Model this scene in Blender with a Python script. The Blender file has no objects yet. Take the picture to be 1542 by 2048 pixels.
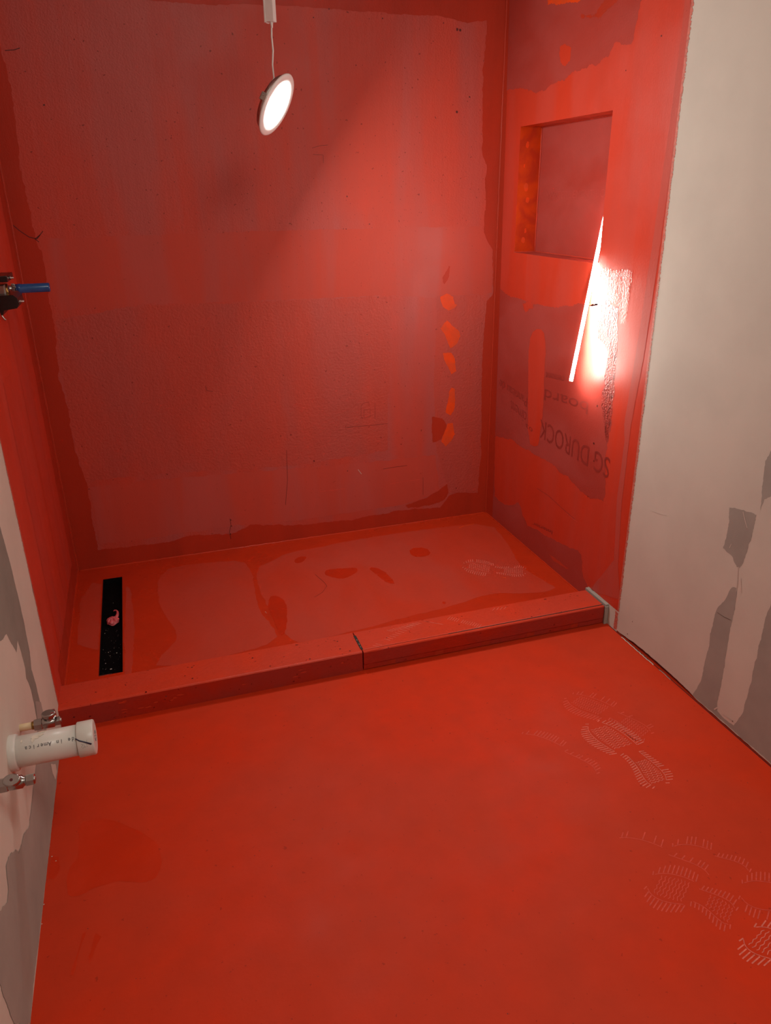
import bpy, bmesh, math, random
from mathutils import Vector, Matrix, noise
from mathutils.geometry import tessellate_polygon
S = bpy.context.scene
COL = S.collection

# ---------------------------------------------------------------- camera, world, lights, exposure
YAW, PITCH, ROLL, CX, CZ, FPX = -0.3083, -0.3979, -0.0145, 0.2995, 1.1732, 1510.2
def cam_axes():
    cy, sy = math.cos(YAW), math.sin(YAW)
    f = Vector((-sy*math.cos(PITCH), cy*math.cos(PITCH), math.sin(PITCH)))
    r0 = Vector((cy, sy, 0)); u0 = r0.cross(f)
    return math.cos(ROLL)*r0 + math.sin(ROLL)*u0, -math.sin(ROLL)*r0 + math.cos(ROLL)*u0, f
RR, UU, FF = cam_axes()
CAM = Vector((CX, 0, CZ))
cd = bpy.data.cameras.new('camera'); cam = bpy.data.objects.new('camera', cd); COL.objects.link(cam)
cam.matrix_world = Matrix.Translation(CAM) @ Matrix((RR, UU, -FF)).transposed().to_4x4()
cd.sensor_fit = 'VERTICAL'; cd.sensor_height = 36; cd.sensor_width = 36; cd.lens = 36*FPX/2048; cd.clip_start = .02
S.camera = cam
S.view_settings.view_transform = 'Standard'; S.view_settings.look = 'None'
S.view_settings.exposure = 0.13; S.view_settings.gamma = 1; S.view_settings.use_curve_mapping = False
w = bpy.data.worlds.new('world'); S.world = w; w.use_nodes = True
w.node_tree.nodes['Background'].inputs[0].default_value = (.02, .02, .02, 1)
DISC_GLOW, BAR_GLOW = 235, 215
def area(name, loc, aim, size, power, color):
    l = bpy.data.lights.new(name, 'AREA'); l.shape = 'DISK'; l.size = size; l.energy = power; l.color = color
    o = bpy.data.objects.new(name, l); COL.objects.link(o); o.location = loc
    o.rotation_euler = (Vector(aim)-Vector(loc)).to_track_quat('-Z', 'Y').to_euler(); return o
# added soft fill light without a fixture, unseen above and behind the camera
area('added_ceiling_fill', (.95, .0, 2.36), (.6, .6, .3), .95, 22, (1, .93, .83))

# ---------------------------------------------------------------- helpers
def P(u, v, ax, val):
    """point where the sight line of photo pixel (u, v) meets the plane axis=val (used to take measurements off the walls and floor)"""
    d = FF + RR*((u-771)/FPX) - UU*((v-1024)/FPX)
    return CAM + d*((val-CAM[ax])/d[ax])
def px(pts, ax, val, org=(0, 0), sc=1.0):
    return [P(org[0]+a/sc, org[1]+b/sc, ax, val) for a, b in pts]
def jag(pts, amp, step, seed=0, closed=True):
    """roughen a 3D outline with brush-like teeth"""
    r = random.Random(seed); out = []; n = len(pts)
    nrm = (pts[1]-pts[0]).cross(pts[2]-pts[1]).normalized()
    for i in range(n if closed else n-1):
        a, b = pts[i], pts[(i+1) % n]; L = (b-a).length; k = max(1, int(L/step))
        t = (b-a).normalized() if L > 1e-6 else Vector((0, 0, 1)); s = nrm.cross(t)
        for j in range(k):
            p = a.lerp(b, j/k)
            out.append(p + s*(noise.noise(p*35+Vector((seed, 0, 0)))*amp*2 + r.uniform(-1, 1)*amp*.55))
    return out
def smooth(pts, it=2):
    for _ in range(it):
        q = []
        for i in range(len(pts)):
            a, b = pts[i], pts[(i+1) % len(pts)]
            q += [a.lerp(b, .25), a.lerp(b, .75)]
        pts = q
    return pts
class MB:
    def __init__(s): s.bm = bmesh.new(); s.mats = []
    def mi(s, m):
        if m not in s.mats: s.mats.append(m)
        return s.mats.index(m)
    def poly(s, pts, m, off=None, flip_to=None):
        """flat outline -> triangles; off is an offset vector"""
        o = off or Vector((0, 0, 0)); vs = [s.bm.verts.new(p+o) for p in pts]; k = s.mi(m)
        for t in tessellate_polygon([pts]):
            try: f = s.bm.faces.new([vs[i] for i in t])
            except ValueError: continue
            f.material_index = k
            if flip_to is not None:
                f.normal_update()
                if f.normal.dot(flip_to) < 0: f.normal_flip()
    def quad(s, a, b, c, d, m, face=None):
        f = s.bm.faces.new([s.bm.verts.new(Vector(p)) for p in (a, b, c, d)]); f.material_index = s.mi(m)
        if face is not None:
            f.normal_update()
            if f.normal.dot(Vector(face)) < 0: f.normal_flip()
    def box(s, lo, hi, m, bev=0, mat=None):
        lo, hi = Vector(lo), Vector(hi); c = (lo+hi)/2; d = hi-lo
        r = bmesh.ops.create_cube(s.bm, size=1, matrix=Matrix.Translation(c) @ Matrix.Diagonal((d.x, d.y, d.z, 1)))
        vs = r['verts']; k = s.mi(m)
        fs = {f for v in vs for f in v.link_faces}
        for f in fs: f.material_index = k
        if bev:
            es = {e for v in vs for e in v.link_edges}
            rr = bmesh.ops.bevel(s.bm, geom=list(es), offset=bev, segments=2, affect='EDGES', profile=.6)
            for f in rr['faces']: f.material_index = k
            vs = list({v for f in rr['faces'] for v in f.verts} | {v for v in vs if v.is_valid})
        if mat is not None: bmesh.ops.transform(s.bm, matrix=mat, verts=vs)
    def ring(s, c, ax, u, prof, m, n=32, a0=0, a1=2*math.pi, closed=True, smoothf=True):
        """lathe: prof = [(distance along ax, radius)]"""
        ax = Vector(ax).normalized(); u = Vector(u); u = (u-ax*u.dot(ax)).normalized(); v = ax.cross(u); k = s.mi(m)
        rows = []
        for h, r in prof:
            row = []
            for i in range(n if closed else n+1):
                t = a0+(a1-a0)*i/n
                row.append(s.bm.verts.new(Vector(c)+ax*h+(u*math.cos(t)+v*math.sin(t))*r))
            rows.append(row)
        for A, B in zip(rows, rows[1:]):
            for i in range(n):
                j = (i+1) % n if closed else i+1
                f = s.bm.faces.new((A[i], A[j], B[j], B[i])); f.material_index = k; f.smooth = smoothf
        return rows
    def solid(s, c, ax, u, prof, m, n=32, smoothf=True):
        rows = s.ring(c, ax, u, prof, m, n, smoothf=smoothf)
        k = s.mi(m)
        for row, fl in ((rows[0], True), (rows[-1], False)):
            f = s.bm.faces.new(list(reversed(row)) if fl else row); f.material_index = k
    def tube(s, pts, r, m, n=8):
        pts = [Vector(p) for p in pts]; k = s.mi(m); rows = []; up = None
        for i, p in enumerate(pts):
            t = (pts[min(i+1, len(pts)-1)]-pts[max(i-1, 0)]).normalized()
            if up is None: up = t.orthogonal().normalized()
            up = (up-t*up.dot(t)).normalized(); v = t.cross(up)
            q = r[i] if isinstance(r, (list, tuple)) else r
            rows.append([s.bm.verts.new(p+(up*math.cos(2*math.pi*j/n)+v*math.sin(2*math.pi*j/n))*q) for j in range(n)])
        for A, B in zip(rows, rows[1:]):
            for i in range(n):
                f = s.bm.faces.new((A[i], A[(i+1) % n], B[(i+1) % n], B[i])); f.material_index = k; f.smooth = True
        for row, fl in ((rows[0], 1), (rows[-1], 0)):
            f = s.bm.faces.new(list(reversed(row)) if fl else row); f.material_index = k
    def build(s, name, parent=None, origin=None, recalc=True):
        if recalc: bmesh.ops.recalc_face_normals(s.bm, faces=s.bm.faces)
        me = bpy.data.meshes.new(name)
        if origin is not None: bmesh.ops.translate(s.bm, verts=s.bm.verts, vec=-Vector(origin))
        s.bm.to_mesh(me); s.bm.free()
        for m in s.mats: me.materials.append(m)
        o = bpy.data.objects.new(name, me); COL.objects.link(o)
        if parent is not None: o.parent = parent
        if origin is not None and parent is None: o.location = origin
        return o
def empty(name, loc, label, cat, group=None):
    o = bpy.data.objects.new(name, None); COL.objects.link(o); o.location = loc; o.empty_display_size = .03
    o['label'] = label; o['category'] = cat
    if group: o['group'] = group
    return o
def part(mb, name, root, label=None, chain=None):
    """a part built in world space, stored relative to the thing's Empty"""
    off = root.matrix_basis.translation if chain is None else chain
    o = mb.build(name, root if True else None, None)
    o.data.transform(Matrix.Translation(-Vector(off)))
    if label: o['label'] = label
    return o
def struct(o, label, cat=None):
    o['kind'] = 'structure'; o['label'] = label; o['category'] = cat or o.name.split('_')[0]
    return o

# ---------------------------------------------------------------- materials
def L(r, g, b):
    f = lambda c: (c/255/12.92) if c/255 <= .04045 else ((c/255+.055)/1.055)**2.4
    return (f(r), f(g), f(b), 1)
def new(name):
    m = bpy.data.materials.new(name); m.use_nodes = True; nt = m.node_tree
    return m, nt, nt.nodes['Principled BSDF']
def nz(nt, scale, detail=4, rough=.55, stretch=(1, 1, 1), dist=0.0):
    tc = nt.nodes.new('ShaderNodeTexCoord'); mp = nt.nodes.new('ShaderNodeMapping'); mp.inputs['Scale'].default_value = stretch
    n = nt.nodes.new('ShaderNodeTexNoise'); n.inputs['Scale'].default_value = scale; n.inputs['Detail'].default_value = detail
    n.inputs['Roughness'].default_value = rough; n.inputs['Distortion'].default_value = dist
    nt.links.new(tc.outputs['Object'], mp.inputs[0]); nt.links.new(mp.outputs[0], n.inputs['Vector']); return n.outputs[0]
def ramp(nt, src, a, b, c0=(0, 0, 0, 1), c1=(1, 1, 1, 1)):
    r = nt.nodes.new('ShaderNodeValToRGB'); r.color_ramp.elements[0].position = a; r.color_ramp.elements[1].position = b
    r.color_ramp.elements[0].color = c0; r.color_ramp.elements[1].color = c1; nt.links.new(src, r.inputs[0]); return r.outputs[0]
def mix(nt, fac, a, b, mode='MIX'):
    m = nt.nodes.new('ShaderNodeMix'); m.data_type = 'RGBA'; m.blend_type = mode
    for sock, v in ((m.inputs[0], fac), (m.inputs[6], a), (m.inputs[7], b)):
        if hasattr(v, 'links') or hasattr(v, 'is_output'): nt.links.new(v, sock)
        else: sock.default_value = v
    return m.outputs[2]
def coat(name, thick, thin, bal=(.42, .62), big=3.0, stretch=(1, 1, 1), rough=.42, bump=.25, grain=260, pits=0.0, spec=.22, streak=.35, depth=.002):
    """brushed-on membrane paint: two film densities in broad soft bands, roller grain and pinholes"""
    m, nt, b = new(name)
    n1 = nz(nt, big, 3, .5, stretch, .4); f = ramp(nt, n1, *bal)
    c = mix(nt, f, thick, thin)
    n2 = nz(nt, 14, 5, .6, stretch); c = mix(nt, ramp(nt, n2, .3, .75), c, tuple(x*.8 for x in thin[:3])+(1,))
    mx = nt.nodes[-2] if False else None
    # soften the second layer
    for nd in nt.nodes:
        if nd.type == 'MIX' and nd.outputs[2] == c: mx = nd
    sc = nt.nodes.new('ShaderNodeMath'); sc.operation = 'MULTIPLY'; sc.inputs[1].default_value = streak
    src = mx.inputs[0].links[0].from_socket; nt.links.new(src, sc.inputs[0]); nt.links.new(sc.outputs[0], mx.inputs[0])
    if pits:
        v = nz(nt, 90, 2, .5); p = ramp(nt, v, .70, .74); pm = nt.nodes.new('ShaderNodeMath'); pm.operation = 'MULTIPLY'; pm.inputs[1].default_value = pits
        nt.links.new(p, pm.inputs[0]); c = mix(nt, pm.outputs[0], c, (.12, .006, .004, 1))
    nt.links.new(c, b.inputs['Base Color'])
    rn = nz(nt, 9, 3); rr = nt.nodes.new('ShaderNodeMapRange'); rr.inputs[1].default_value = .3; rr.inputs[2].default_value = .7
    rr.inputs[3].default_value = rough-.06; rr.inputs[4].default_value = rough+.08; nt.links.new(rn, rr.inputs[0]); nt.links.new(rr.outputs[0], b.inputs['Roughness'])
    b.inputs['Specular IOR Level'].default_value = spec
    if bump:
        g = nz(nt, grain, 3, .6, (1, 1, 1)); g2 = nz(nt, grain*.22, 4, .55, stretch)
        ad = nt.nodes.new('ShaderNodeMath'); ad.operation = 'ADD'; nt.links.new(g, ad.inputs[0]); nt.links.new(g2, ad.inputs[1])
        bp = nt.nodes.new('ShaderNodeBump'); bp.inputs['Strength'].default_value = bump; bp.inputs['Distance'].default_value = depth
        nt.links.new(ad.outputs[0], bp.inputs['Height']); nt.links.new(bp.outputs[0], b.inputs['Normal'])
    return m
def plain(name, c, rough=.5, metal=0, var=.12, scale=30, bump=0, spec=.5):
    m, nt, b = new(name); n = nz(nt, scale, 4)
    dk = tuple(x*(1-var*2) for x in c[:3])+(1,)
    nt.links.new(mix(nt, ramp(nt, n, .35, .7), c, dk), b.inputs['Base Color'])
    b.inputs['Roughness'].default_value = rough; b.inputs['Metallic'].default_value = metal; b.inputs['Specular IOR Level'].default_value = spec
    if bump:
        bp = nt.nodes.new('ShaderNodeBump'); bp.inputs['Strength'].default_value = bump; bp.inputs['Distance'].default_value = .001
        nt.links.new(nz(nt, scale*6, 3), bp.inputs['Height']); nt.links.new(bp.outputs[0], b.inputs['Normal'])
    return m
def glow(name, c, s):
    m, nt, b = new(name); b.inputs['Base Color'].default_value = (.9, .9, .9, 1)
    b.inputs['Emission Color'].default_value = c; b.inputs['Emission Strength'].default_value = s; return m

VS, HS = (1, 1, .16), (.3, 1, 1)     # vertical roller streaks, horizontal ones
M = {}
THICK, ORNG, THIN, MAUVE = (.58, .042, .014, 1), (.80, .070, .008, 1), (.38, .044, .030, 1), (.41, .066, .052, 1)
M['thick'] = coat('membrane_thick_coat', THICK, (.55, .055, .030, 1), spec=.4, stretch=VS, big=9, rough=.42, bump=.12, grain=180)
M['thick_dim'] = coat('membrane_second_coat', (.45, .036, .014, 1), (.40, .034, .014, 1), stretch=VS, big=8, rough=.42, bump=.2)
M['back'] = coat('membrane_rolled_wall', (.52, .060, .034, 1), (.44, .084, .070, 1), bal=(.40, .60), stretch=(1, 1, .12), big=7, rough=.46, bump=.5, grain=200, pits=.7, spec=.35)
M['backsm'] = coat('membrane_on_taped_seam', (.52, .070, .044, 1), (.48, .088, .070, 1), stretch=(1, 1, .12), big=9, rough=.42, bump=.12, grain=160, pits=.2)
M['rough'] = coat('membrane_on_coarse_board', (.49, .064, .040, 1), (.44, .074, .056, 1), stretch=(1, 1, .3), big=6, rough=.5, bump=.95, grain=130, pits=.6, spec=.35)
M['thin'] = coat('membrane_thin_coat', THIN, MAUVE, stretch=(1, .5, 1), big=6, rough=.42, bump=.2, grain=200)
M['lumpy'] = coat('membrane_torn_mesh_dark_crevices', THIN, (.20, .022, .016, 1), bal=(.48, .60), stretch=(1, 1, .35), big=110, rough=.36, bump=1.0, grain=160, depth=.006)  # second tone paints the crevices' shade into the colour
M['rthick'] = coat('membrane_over_coarse_patch', THICK, (.55, .055, .030, 1), stretch=VS, big=9, rough=.38, bump=.8, grain=150, spec=.4)
M['leftm'] = coat('membrane_left_second_pass', (.55, .046, .020, 1), (.50, .055, .034, 1), stretch=VS, big=9, rough=.42, bump=.12)
M['dab'] = coat('fresh_membrane_dab', ORNG, (.66, .075, .02, 1), big=20, rough=.4, bump=.3)
M['jamb'] = coat('membrane_niche_jamb', (.62, .060, .006, 1), (.46, .036, .010, 1), big=18, rough=.34, bump=.35, grain=60)
M['floor'] = coat('membrane_floor', (.60, .032, .004, 1), (.53, .040, .012, 1), bal=(.36, .62), big=2.6, rough=.55, bump=.14, grain=90, pits=.35, streak=.5, spec=.16)
M['floordk'] = coat('floor_damp_smudge', (.54, .027, .0035, 1), (.58, .032, .006, 1), big=12, rough=.34, bump=.15)
M['pan'] = coat('membrane_pan_thin', (.54, .048, .020, 1), (.50, .062, .036, 1), bal=(.36, .64), big=5, stretch=(1, .5, 1), rough=.36, bump=.2, grain=80, pits=.2)
M['panthick'] = coat('membrane_pan_thick', (.54, .036, .008, 1), (.50, .034, .009, 1), big=7, rough=.3, bump=.25, grain=50)
M['blob'] = coat('membrane_pan_puddle', (.51, .027, .005, 1), (.48, .027, .006, 1), big=14, rough=.25, bump=.05)
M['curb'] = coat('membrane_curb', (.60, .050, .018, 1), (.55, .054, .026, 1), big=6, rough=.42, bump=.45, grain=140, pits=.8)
M['curbface'] = coat('membrane_curb_face_shaded', (.44, .026, .009, 1), (.36, .034, .022, 1), big=9, rough=.42, bump=.35, grain=90, pits=.8)  # darker than the top: the front face's shade is put into the colour
M['dust'] = plain('plaster_dust_on_membrane', (.80, .20, .15, 1), .75, scale=120, var=.2, spec=.3)
M['dust2'] = plain('faint_dust_on_membrane', (.70, .080, .048, 1), .65, scale=120, var=.15, spec=.4)
M['print'] = plain('board_print_under_coat', (.29, .033, .024, 1), .45)
M['printhi'] = plain('embossed_print_under_coat', (.46, .060, .044, 1), .42)
M['nail'] = plain('dark_fastener_hole', (.10, .006, .005, 1), .5)
M['crack'] = plain('open_joint_shadow_gap', (.030, .026, .022, 1), .9)
M['pale'] = plain('joint_compound', (.60, .55, .475, 1), .78, scale=5, var=.05, bump=.12, spec=.25)
M['bare'] = plain('grey_drywall_paper', (.36, .33, .29, 1), .85, scale=9, var=.07, bump=.1, spec=.2)
M['barel'] = plain('green_grey_drywall_paper', (.26, .25, .215, 1), .85, scale=7, var=.1, bump=.1, spec=.2)
M['tear'] = plain('torn_white_paper', (.62, .54, .47, 1), .85)
M['fuzz'] = plain('membrane_smeared_on_drywall', (.62, .16, .11, 1), .6, scale=150, var=.2)
M['darkbrown'] = plain('dark_gap_backing', (.16, .09, .06, 1), .8, scale=40, var=.25)
M['ceil'] = plain('ceiling_white', (.74, .72, .69, 1), .8, scale=4, var=.03)
M['white'] = plain('white_plastic', (.80, .80, .79, 1), .4, var=.03)
M['pvc'] = plain('white_pvc', (.66, .65, .60, 1), .33, var=.03, scale=12)
M['ink'] = plain('grey_pipe_ink', (.16, .15, .15, 1), .6)
M['marker'] = plain('dark_blue_marker', (.012, .010, .045, 1), .4)
M['chrome'] = plain('chrome_plating', (.42, .41, .40, 1), .22, 1, var=.05, scale=60)
M['steel'] = plain('dull_zinc', (.50, .49, .47, 1), .35, 1, var=.15, scale=90)
M['brass'] = plain('brass', (.42, .27, .08, 1), .3, 1)
M['cpvc'] = plain('tan_cpvc', (.70, .55, .33, 1), .45, var=.06)
M['mud'] = plain('dried_joint_compound_lump', (.72, .66, .56, 1), .85, scale=60, var=.08, bump=.5)
M['black'] = plain('black_plastic', (.006, .006, .007, 1), .28, var=.2)
M['drain'] = plain('black_drain_coating', (.004, .004, .0045, 1), .75, var=.2, spec=.04)
M['blue'] = plain('blue_plastic', (.012, .085, .28, 1), .25, var=.12, scale=50)
M['pink'] = plain('pink_rubber', (.68, .13, .15, 1), .35, var=.12, scale=60)
M['crumb'] = plain('white_grit', (.62, .56, .52, 1), .8)
M['redcap'] = plain('red_plastic_dot', (.25, .03, .035, 1), .4)
M['led'] = glow('led_diffuser_cool', (1, .96, .89, 1), DISC_GLOW)
M['tube'] = glow('led_tube_neutral', (1, .96, .87, 1), BAR_GLOW)

W, YB, YF, YC, ZC, ZP = 1.5, 2.4764, 1.6387, 1.743, .0587, .0205
YR, YL = 1.5884, 1.6597       # where the red membrane ends on the right / left wall
ZT, Y0 = 2.4, -1.25
E3 = .00016
def clip_z(pts, lo=-9, hi=9):
    return [Vector((p.x, p.y, min(max(p.z, lo), hi))) for p in pts]
def clampv(pts, x=None, y=None, z=None):
    f = lambda v, r: v if r is None else min(max(v, r[0]), r[1])
    return [Vector((f(p.x, x), f(p.y, y), f(p.z, z))) for p in pts]

def text_tris(body, size, spacing=1.0, thick=0.0, shear=0):
    cu = bpy.data.curves.new('t', 'FONT'); cu.body = body; cu.size = size; cu.space_character = spacing; cu.shear = shear
    cu.offset = thick; cu.resolution_u = 3
    o = bpy.data.objects.new('t', cu); COL.objects.link(o); bpy.context.view_layer.update()
    me = bpy.data.meshes.new_from_object(o.evaluated_get(bpy.context.evaluated_depsgraph_get()))
    vs = [v.co.copy() for v in me.vertices]; fs = [tuple(p.vertices) for p in me.polygons]
    bpy.data.objects.remove(o); bpy.data.curves.remove(cu); bpy.data.meshes.remove(me)
    return vs, fs
def add_text(mb, body, size, fn, m, **kw):
    vs, fs = text_tris(body, size, **kw); k = mb.mi(m)
    nv = [mb.bm.verts.new(fn(v.x, v.y)) for v in vs]
    for f in fs:
        try: mb.bm.faces.new([nv[i] for i in f]).material_index = k
        except ValueError: pass

# ---------------------------------------------------------------- back wall
mb = MB(); NB = Vector((0, -1, 0))
mb.quad((-.03, YB, -.05), (W+.1, YB, -.05), (W+.1, YB, ZT), (-.03, YB, ZT), M['thick_dim'], NB)
main = px([(-60, -300), (975, -300), (975, 40), (966, 150), (964, 300), (972, 330), (968, 470), (985, 520), (985, 590), (968, 610), (960, 900), (956, 975),
           (900, 990), (880, 1015), (800, 1020), (700, 1040), (600, 1050), (500, 1050), (460, 1068), (380, 1070), (330, 1085), (250, 1095),
           (196, 1100), (186, 1040), (172, 960), (150, 900), (140, 830), (118, 760), (108, 640), (96, 590), (90, 520), (70, 480), (62, 430), (40, 330), (22, 170), (-10, 60)], 1, YB)
main = clampv(main, x=(.004, W-.004), z=(.02, ZT))
mb.poly(jag(main, .0025, .006, 3), M['back'], NB*E3, NB)
top = clampv(px([(-60, -400), (1010, -400), (1010, 45), (975, 42), (935, 46), (880, 32), (760, 26), (640, 16), (520, 8), (420, 10), (340, 4), (240, -4), (120, -10), (-60, -20)], 1, YB), x=(.004, W-.004), z=(0, ZT))
mb.poly(jag(top, .002, .008, 4), M['thick_dim'], NB*E3*2, NB)
seam = px([(78, 478), (300, 470), (520, 462), (700, 458), (960, 452), (985, 500), (985, 585), (868, 596), (790, 590), (600, 598), (420, 605), (260, 610), (120, 622), (100, 590)], 1, YB)
mb.poly(jag(seam, .0015, .006, 5), M['backsm'], NB*E3*2, NB)
ra = px([(112, 640), (260, 612), (420, 607), (600, 600), (782, 592), (782, 700), (776, 800), (776, 900), (640, 925), (500, 938), (360, 945), (240, 955), (172, 965), (150, 900), (130, 780)], 1, YB)
mb.poly(jag(ra, .003, .006, 6), M['rough'], NB*E3*2, NB)
rb = px([(874, 592), (975, 590), (964, 700), (962, 900), (955, 985), (900, 985), (872, 900), (868, 760)], 1, YB)
mb.poly(jag(rb, .002, .006, 7), M['rough'], NB*E3*2, NB)
low = px([(180, 975), (300, 960), (500, 945), (780, 920), (870, 910), (880, 985), (800, 1010), (600, 1040), (460, 1052), (330, 1072), (200, 1088)], 1, YB)
mb.poly(jag(low, .002, .006, 8), M['backsm'], NB*E3*2, NB)
Z7 = ((600, 500), 3.505)
for i, pts in enumerate([[(985, 330), (1030, 300), (1075, 330), (1085, 375), (1100, 385), (1085, 405), (1040, 425), (1000, 390)],
    [(1030, 495), (1060, 520), (1115, 570), (1125, 605), (1100, 660), (1055, 688), (1035, 640), (1010, 590), (985, 550)],
    [(1000, 725), (1060, 720), (1085, 765), (1098, 850), (1060, 872), (1040, 820), (1010, 770)],
    [(1065, 965), (1085, 975), (1088, 1050), (1078, 1130), (1055, 1160), (1022, 1135), (1035, 1070), (1045, 1000)],
    [(1035, 1215), (1070, 1210), (1085, 1290), (1060, 1340), (1020, 1378), (990, 1340), (1010, 1280)]]):
    mb.poly(jag(px(pts, 1, YB, *Z7), .0016, .004, 20+i), M['dab'], NB*E3*3, NB)
for i, pts in enumerate([[(925, 1170), (1000, 1180), (1030, 1230), (990, 1330), (930, 1350), (920, 1260)], [(1040, 110), (1052, 115), (1040, 190), (1010, 240), (1000, 200)],
    [(1030, 1640), (1040, 1700), (1000, 1760), (900, 1790), (760, 1810), (740, 1790), (880, 1740), (960, 1690)]]):
    mb.poly(jag(px(pts, 1, YB, *Z7), .002, .004, 30+i), M['thick_dim'], NB*E3*3, NB)
# pinholes, fastener spots and brush ridges
r = random.Random(5)
def dot(c, rad, m, n=7, nrm=NB, k=3, sx=1):
    t = nrm.orthogonal().normalized(); s2 = nrm.cross(t)
    mb.poly([c+(t*math.cos(a)*sx+s2*math.sin(a))*rad*r.uniform(.7, 1.2) for a in [2*math.pi*j/n for j in range(n)]], m, nrm*E3*k, nrm)
for u, v, q in [(914, 59, 2.4), (920, 60, 2.4), (914, 224, 2.6), (887, 46, 1.2), (939, 194, 1.6), (765, 37, 1.2), (658, 18, 1.5), (627, 35, 1.2), (694, 393, 1.6), (739, 448, 1.3), (692, 458, 1.1),
        (88, 210, 1.6), (628, 922, 1.8), (462, 1040, 1.5), (463, 1052, 1.5), (461, 1068, 1.6), (695, 942, 1.2)]:
    dot(P(u, v, 1, YB), q*.00165, M['nail'])
for _ in range(230):
    u, v = r.uniform(300, 960), r.gauss(410, 70)
    if v < 130 or v > 590: continue
    dot(P(u, v, 1, YB), r.uniform(.0005, .0013), M['nail'], 5)
for _ in range(130):
    u = r.gauss(110, 55); v = r.uniform(150, 560)
    if u > 60+(v-150)*.1: dot(P(u, v, 1, YB), r.uniform(.0004, .001), M['nail'], 5)
def stroke(pts, wd, m, nrm, k=3, mbx=None):
    q = mbx or mb
    for a, b in zip(pts, pts[1:]):
        t = (b-a)
        if t.length < 1e-6: continue
        s2 = nrm.cross(t.normalized())*wd/2
        f = q.bm.faces.new([q.bm.verts.new(p+nrm*E3*k) for p in (a-s2, b-s2, b+s2, a+s2)]); f.material_index = q.mi(m)
stroke(px([(22, 447), (40, 462), (58, 474), (74, 478), (80, 470), (86, 462)], 1, YB), .0022, M['nail'], NB)
stroke(px([(80, 470), (70, 478), (78, 484)], 1, YB), .002, M['nail'], NB)
for pts, wd, m in [([(766, 938), (790, 934), (814, 931)], .0012, 'nail'), ([(640, 983), (668, 980), (690, 977)], .0015, 'dust2'), ([(460, 1037), (462, 1050), (459, 1064), (462, 1078)], .0015, 'nail'),
                   ([(411, 772), (413, 781), (426, 783)], .0012, 'nail'), ([(716, 939), (723, 948)], .0018, 'tear'), ([(624, 296), (642, 291), (656, 290)], .001, 'nail'),
                   ([(626, 309), (646, 310), (647, 326)], .001, 'nail'), ([(10, 101), (28, 100), (40, 96)], .0022, 'nail'), ([(780, 968), (810, 962), (840, 959)], .0013, 'dust2'),
                   ([(846, 955), (846, 990)], .001, 'nail'), ([(690, 855), (740, 851), (776, 847)], .001, 'nail'), ([(573, 900), (575, 960), (571, 1010)], .0012, 'nail')]:
    stroke(px(pts, 1, YB), wd, M[m], NB)
# faint board lettering showing through
o0 = P(722, 838, 1, YB)
for pts in ([(727, 806), (722, 812), (722, 836)], [(727, 806), (738, 804), (738, 812)], [(728, 820), (728, 836), (740, 834), (740, 818), (728, 820)], [(750, 806), (750, 838)]):
    stroke(px(pts, 1, YB), .0013, M['print'], NB)
wb = mb.build('wall_back', recalc=False)
struct(wb, 'red painted back wall of the shower with a row of orange dabs', 'wall')

# ---------------------------------------------------------------- right wall: membrane, niche, drywall
mb = MB(); NR = Vector((-1, 0, 0))
NY0, NY1, NZ0, NZ1, ND = 1.849, 2.344, .9938, 1.3600, .075
g = lambda y, z: (W, y, z)
for (ya, yb, za, zb) in [(YR, YB+.02, -.02, NZ0), (YR, YB+.02, NZ1, ZT), (YR, NY0, NZ0, NZ1), (NY1, YB+.02, NZ0, NZ1)]:
    mb.quad(g(ya, za), g(yb, za), g(yb, zb), g(ya, zb), M['thick'], NR)
def rp(pts, org=(0, 0), sc=1.0, ylo=None, zlo=None):
    return clampv(px(pts, 0, W, org, sc), y=(ylo or -9, YB-.001), z=(zlo or -9, ZT))
Z2, Z3, Z9, Z8 = ((960, 0), 3.505), ((960, 540), 3.94), ((980, 960), 5.93), ((1240, 880), 3.103)
dark_top = rp([(188, -400), (1200, -400), (1130, 0), (1100, 150), (1060, 300), (1000, 310), (950, 300), (900, 390), (840, 430), (760, 480), (650, 510), (560, 570), (500, 600), (440, 650), (380, 655), (330, 625), (200, 625), (150, 630), (120, 300)], *Z2)
mb.poly(jag(dark_top, .004, .005, 41), M['thin'], NR*E3, NR)
mb.poly(jag(rp([(470, -60), (740, -60), (700, 15), (600, 28), (480, 30)], *Z2), .003, .004, 42), M['dab'], NR*E3*2, NR)
mb.poly(jag(rp([(560, 330), (600, 318), (632, 335), (630, 420), (605, 455), (590, 465), (565, 440), (556, 380)], *Z2), .003, .003, 43), M['thick'], NR*E3*2, NR)
mb.poly(jag(rp([(700, 110), (820, 90), (900, -60), (1000, -60), (960, 20), (860, 100), (780, 135)], *Z2), .004, .003, 44), M['thick_dim'], NR*E3*2, NR)
mid = rp([(60, 130), (160, 150), (230, 200), (330, 235), (380, 250), (460, 280), (560, 290), (780, 270), (940, 270), (1090, 290), (1085, 560), (1060, 900), (1045, 1100), (1030, 1250), (1000, 1380),
          (985, 1700), (975, 1830), (850, 1790), (700, 1640), (520, 1500), (350, 1410), (270, 1350), (130, 1310), (40, 1300)], *Z3)
mb.poly(jag(mid, .0035, .005, 45), M['thin'], NR*E3, NR)
mb.poly(jag(rp([(960, 270), (1000, 235), (1090, 300), (1080, 560), (1062, 900), (1045, 1100), (1025, 1240), (1000, 1360), (985, 1300), (960, 1000), (990, 800), (1020, 640), (960, 560), (920, 520), (940, 400)], *Z3), .004, .004, 46), M['lumpy'], NR*E3*2, NR)
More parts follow.
